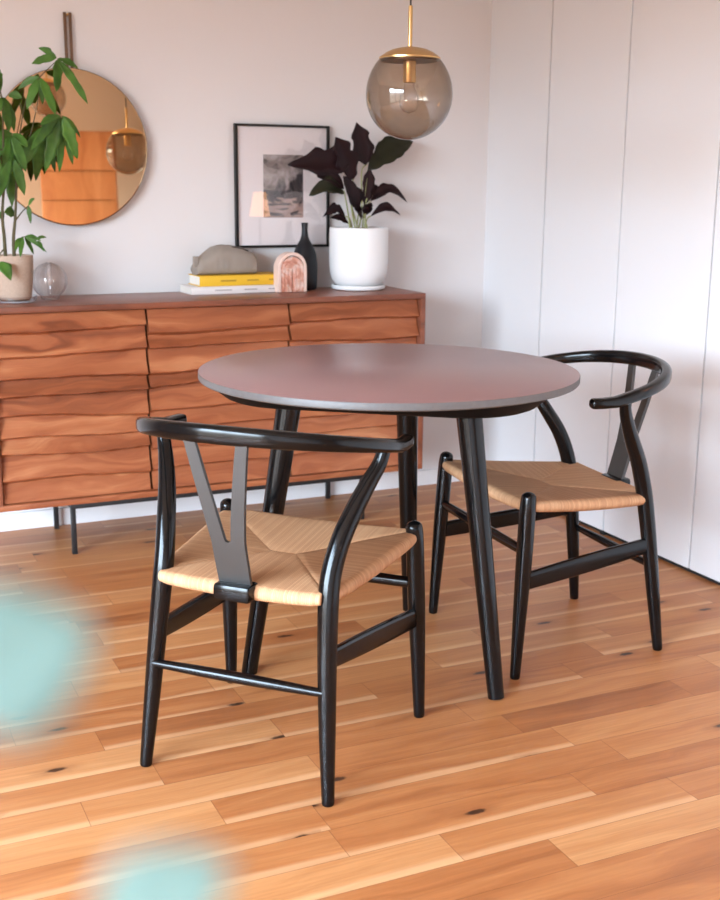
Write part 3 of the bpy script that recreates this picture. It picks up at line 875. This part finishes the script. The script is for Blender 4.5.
tag(o, 'matt black bottle shaped vase with a narrow neck between arch and white pot', 'vase')

# ================================================================== on the wall
p = thing('wall_mirror', 'round amber tinted mirror hanging from a double strap on the wall', 'mirror', (-1.630, -.0300, 1.311))
p.rotation_euler = (-.024, 0, -.024)
MR = .2555
bm = NB(); lathe(bm, [(0, -.003), (MR-.003, -.003), (MR-.0005, -.0015)], 128)
for v in bm.verts: v.co = Vector((v.co.x, v.co.z, v.co.y))
obj('mirror_glass', bm, M['mirror'], p, True, 30)
bm = NB(); lathe(bm, [(MR-.0005, -.0015), (MR+.0012, -.002), (MR+.0012, .0055), (0, .0055)], 128)
for v in bm.verts: v.co = Vector((v.co.x, v.co.z, v.co.y))
obj('rim', bm, M['bronze'], p, True, 30)
for dx in (-.0085, .0085):
    bm = NB(); box(bm, .008+dx-.0052, .008+dx+.0052, .0058, .0088, .19, .432, .001)
    obj('strap', bm, M['bronze'], p)
bm = NB(); sweep(bm, [(.008, .004, .425), (.008, .027, .425)], [.004, .004], 12); obj('hook', bm, M['brass'], p)

FX, FZ, FW, FH = -.869, 1.188, .364, .436
p = thing('framed_print', 'black framed print of a grey abstract image in a wide pale mount', 'picture', (FX, -.002, FZ))
bm = NB(); ft = .0085
for a in (-1, 1):
    box(bm, a*FW/2-(ft if a > 0 else 0), a*FW/2+(ft if a < 0 else 0), -.024, 0, -FH/2, FH/2, .0008)
    box(bm, -FW/2+ft, FW/2-ft, -.024, 0, a*FH/2-(ft if a > 0 else 0), a*FH/2+(ft if a < 0 else 0), .0008)
obj('frame', bm, M['frame'], p)
bm = NB(); box(bm, -FW/2+ft, FW/2-ft, -.012, -.002, -FH/2+ft, FH/2-ft); mo = obj('mount', bm, M['mat'], p, False)
bm = NB(); box(bm, -.0745, .0805, -.0130, -.0122, -.111, .113); obj('print', bm, M['printm'], mo, False)
bm = NB(); box(bm, -FW/2+ft, FW/2-ft, -.0195, -.0185, -FH/2+ft, FH/2-ft); obj('glass', bm, M['pane'], p, False)

# ================================================================== pendant lamps
def pendant(label, loc, group):
    p = thing('pendant_lamp', label, 'lamp', loc, 0, group)
    R = .1024; zc = .082; RZ = .113; rc = R*math.sqrt(1-(zc/RZ)**2)
    bm = NB(); prof = [(0, -R)]
    for k in range(1, 41):
        a = -PI/2+(math.asin(zc/RZ)+PI/2)*k/40; prof.append((R*math.cos(a), (RZ if a > 0 else R)*math.sin(a)))
    lathe(bm, prof, 72); obj('globe', bm, M['smoke'], p)
    bm = NB(); lathe(bm, [(rc-.004, zc-.003), (rc+.0015, zc-.002), (rc+.0015, zc+.002), (rc-.004, zc+.006), (.056, zc+.013), (.042, zc+.0195), (.024, zc+.024), (.0075, zc+.0265), (0, zc+.0265)], 64); cp = obj('cap', bm, M['brass'], p, True, 50)
    bm = NB(); lathe(bm, [(0, zc-.0035), (rc-.004, zc-.0035), (rc-.004, zc-.006), (0, zc-.006)], 64); obj('cap_underside', bm, M['bronze'], cp)
    bm = NB(); lathe(bm, [(0, .108), (.0052, .108), (.0052, .196), (.0044, .199), (0, .199)], 24); obj('stem', bm, M['brass'], p)
    bm = NB(); lathe(bm, [(0, zc-.006), (.0150, zc-.006), (.0150, .031), (.0135, .028), (0, .028)], 32); sk = obj('socket', bm, M['brass'], p)
    bm = NB(); lathe(bm, [(.011, .028), (.0125, .018), (.020, .002), (.0235, -.013), (.0215, -.027), (.013, -.038), (0, -.0415)], 40); obj('bulb', bm, M['clear'], sk)
    bm = NB(); sweep(bm, [(0, 0, .198), (0, 0, H-loc[2]-.02)], [.0022, .0022], 10, dome=False); obj('cord', bm, M['cable'], p)
    bm = NB(); lathe(bm, [(0, H-loc[2]-.028), (.045, H-loc[2]-.028), (.05, H-loc[2]-.02), (.05, H-loc[2]), (0, H-loc[2])], 40); obj('ceiling_rose', bm, M['brass'], p)
    return p
pd = pendant('smoked glass globe pendant lamp with brass cap hanging over the round table', (-1.1415, -1.5535, 1.4070), 'smoked glass pendants')
pendant('second smoked globe pendant lamp, seen only in the mirror behind the leaves', (-1.300, -3.000, 1.800), 'smoked glass pendants')

# ================================================================== behind the camera, seen in the mirror
p = thing('tall_chest', 'tall orange wood chest of wide drawers reflected in the mirror', 'chest', (-.795, -5.22, 0), .21)
bm = NB(); box(bm, -.275, .275, -.20, .18, .04, 1.80, .003); box(bm, -.27, .27, -.18, .14, 0, .04); obj('carcass', bm, M['chest'], p)
zz = [.06, .36, .62, .86, 1.08, 1.295, 1.51, 1.79]
for a, c in zip(zz, zz[1:]):
    bm = NB(); box(bm, -.272, .272, .18, .20, a+.005, c-.005, .004); obj('drawer', bm, M['chest'], p)
p = thing('floor_lamp', 'small lit amber shaded floor lamp reflected in the picture glass', 'lamp', (-.205, -2.10, 0))
bm = NB(); lathe(bm, [(0, 0), (.10, 0), (.10, .010), (.095, .014), (0, .016)], 48); obj('base', bm, M['black'], p)
bm = NB(); sweep(bm, [(0, 0, .012), (0, 0, 1.10)], [.007, .007], 14); obj('pole', bm, M['black'], p)
bm = NB(); lathe(bm, [(.058, 1.02), (.034, 1.15), (.0325, 1.15), (.0565, 1.02)], 48, close=True); obj('lamp_shade', bm, M['shade'], p)

# plant beside the camera: two of its leaves reach into the lower left
CAM = Vector((-2.4528, -4.1271, 1.2057))
cR, cU, cF = Vector((.908, -.419, .008)), Vector((.085, .205, .975)), Vector((.410, .885, -.222))
p = thing('houseplant', 'pale teal leaved plant close to the camera, out of focus at lower left', 'plant', (-2.86, -3.95, 0))
bm = NB(); lathe(bm, [(0, 0), (.10, 0), (.11, .01), (.14, .28), (.143, .30), (.134, .30), (.13, .26), (0, .26)], 48); obj('pot', bm, M['pot_grey'], p)
bm = NB(); lathe(bm, [(.128, .262), (.127, .272), (0, .280)], 32); obj('soil', bm, M['soil'], p)
base = Vector((-2.86, -3.95, 0))
sprigs = [((-2.4424, -3.9891, 1.1471), (-2.4256, -3.9933, 1.1534), .019), ((-2.4282, -4.0012, 1.117), (-2.4135, -4.0061, 1.1268), .014)]
bm = NB(); bs = NB()
rnd = random.Random(5)
for b0, tip, w_ in sprigs:
    leaf_blade(bm, Vector(b0)-base, Vector(tip)-base, w_, (-.3, -.9, .35), 0, .15, 10, .8)
    e = Vector(b0)-base
    q3 = crom([(.0, .0, .26), (.02, .0, .62), (e.x*.35, e.y*.3, e.z-.10), (e.x*.75, e.y*.75, e.z-.01), tuple(e)], 8)
    sweep(bs, q3, [.003-.0018*k/len(q3) for k in range(len(q3))], 8)
    for k in range(6, 26, 2):
        c = q3[k]; d = Vector((rnd.uniform(-1, .2), rnd.uniform(-.3, 1), rnd.uniform(0, .6))).normalized()*.05
        leaf_blade(bm, c, Vector(c)+d, .032, (rnd.uniform(-.5, .5), -.5, 1), 0, .15, 8, .8)
o = obj('foliage', bm, M['teal_leaf'], p, True, 70); thicken(o, .0006)
obj('stem', bs, M['pale_stem'], p)

# ================================================================== light and camera
SKY = 40.0
W = bpy.data.worlds.new('sky'); S.world = W; W.use_nodes = True
wt = W.node_tree; bg = wt.nodes['Background']
tc = wt.nodes.new('ShaderNodeTexCoord'); sx = wt.nodes.new('ShaderNodeSeparateXYZ'); wt.links.new(tc.outputs['Generated'], sx.inputs[0])
cr = wt.nodes.new('ShaderNodeValToRGB'); mr = wt.nodes.new('ShaderNodeMapRange')
mr.inputs[1].default_value = -.25; mr.inputs[2].default_value = .75
wt.links.new(sx.outputs[2], mr.inputs[0]); wt.links.new(mr.outputs[0], cr.inputs[0])
el = cr.color_ramp.elements                                      # ground, roofs on the horizon, hazy sky, blue sky
for _ in range(2): el.new(.5)
for q_, (p_, c_) in zip(el, ((.20, (.10, .09, .08)), (.27, (.16, .16, .16)), (.34, (.70, .86, 1.0)), (1.0, (.50, .72, 1.0)))):
    q_.position = p_; q_.color = (*c_, 1)
wt.links.new(cr.outputs[0], bg.inputs[0]); bg.inputs[1].default_value = SKY
L = bpy.data.lights.new('window_portal', 'AREA'); L.shape = 'RECTANGLE'; L.size = WY1-WY0; L.size_y = WZ1-WZ0
L.cycles.is_portal = True
lo = bpy.data.objects.new('window_portal', L); C.objects.link(lo)
lo.location = (XL-.12, (WY0+WY1)/2, (WZ0+WZ1)/2)
zax = Vector((-1, 0, 0)); xax = Vector((0, 1, 0)); yax = zax.cross(xax)
lo.rotation_euler = Matrix((xax, yax, zax)).transposed().to_euler()

cam = bpy.data.cameras.new('camera'); co = bpy.data.objects.new('camera', cam); C.objects.link(co)
Rm = Matrix((cR.normalized(), cU.normalized(), -cF.normalized())).transposed()
co.matrix_world = Matrix.Translation(CAM) @ Rm.to_4x4()
cam.sensor_fit = 'HORIZONTAL'; cam.sensor_width = 36; cam.lens = 1175.9*36/720
cam.clip_start = .02; cam.clip_end = 60
cam.dof.use_dof = True; cam.dof.focus_distance = 2.55; cam.dof.aperture_fstop = cam.lens/8.0
S.camera = co
S.cycles.use_denoising = True
S.cycles.max_bounces = 10; S.cycles.diffuse_bounces = 3; S.cycles.transparent_max_bounces = 16
S.cycles.caustics_reflective = False; S.cycles.caustics_refractive = False
S.cycles.sample_clamp_indirect = 6
V = S.view_settings
V.view_transform = 'Standard'; V.look = 'None'; V.exposure = 0.42; V.gamma = 1.0; V.use_curve_mapping = False
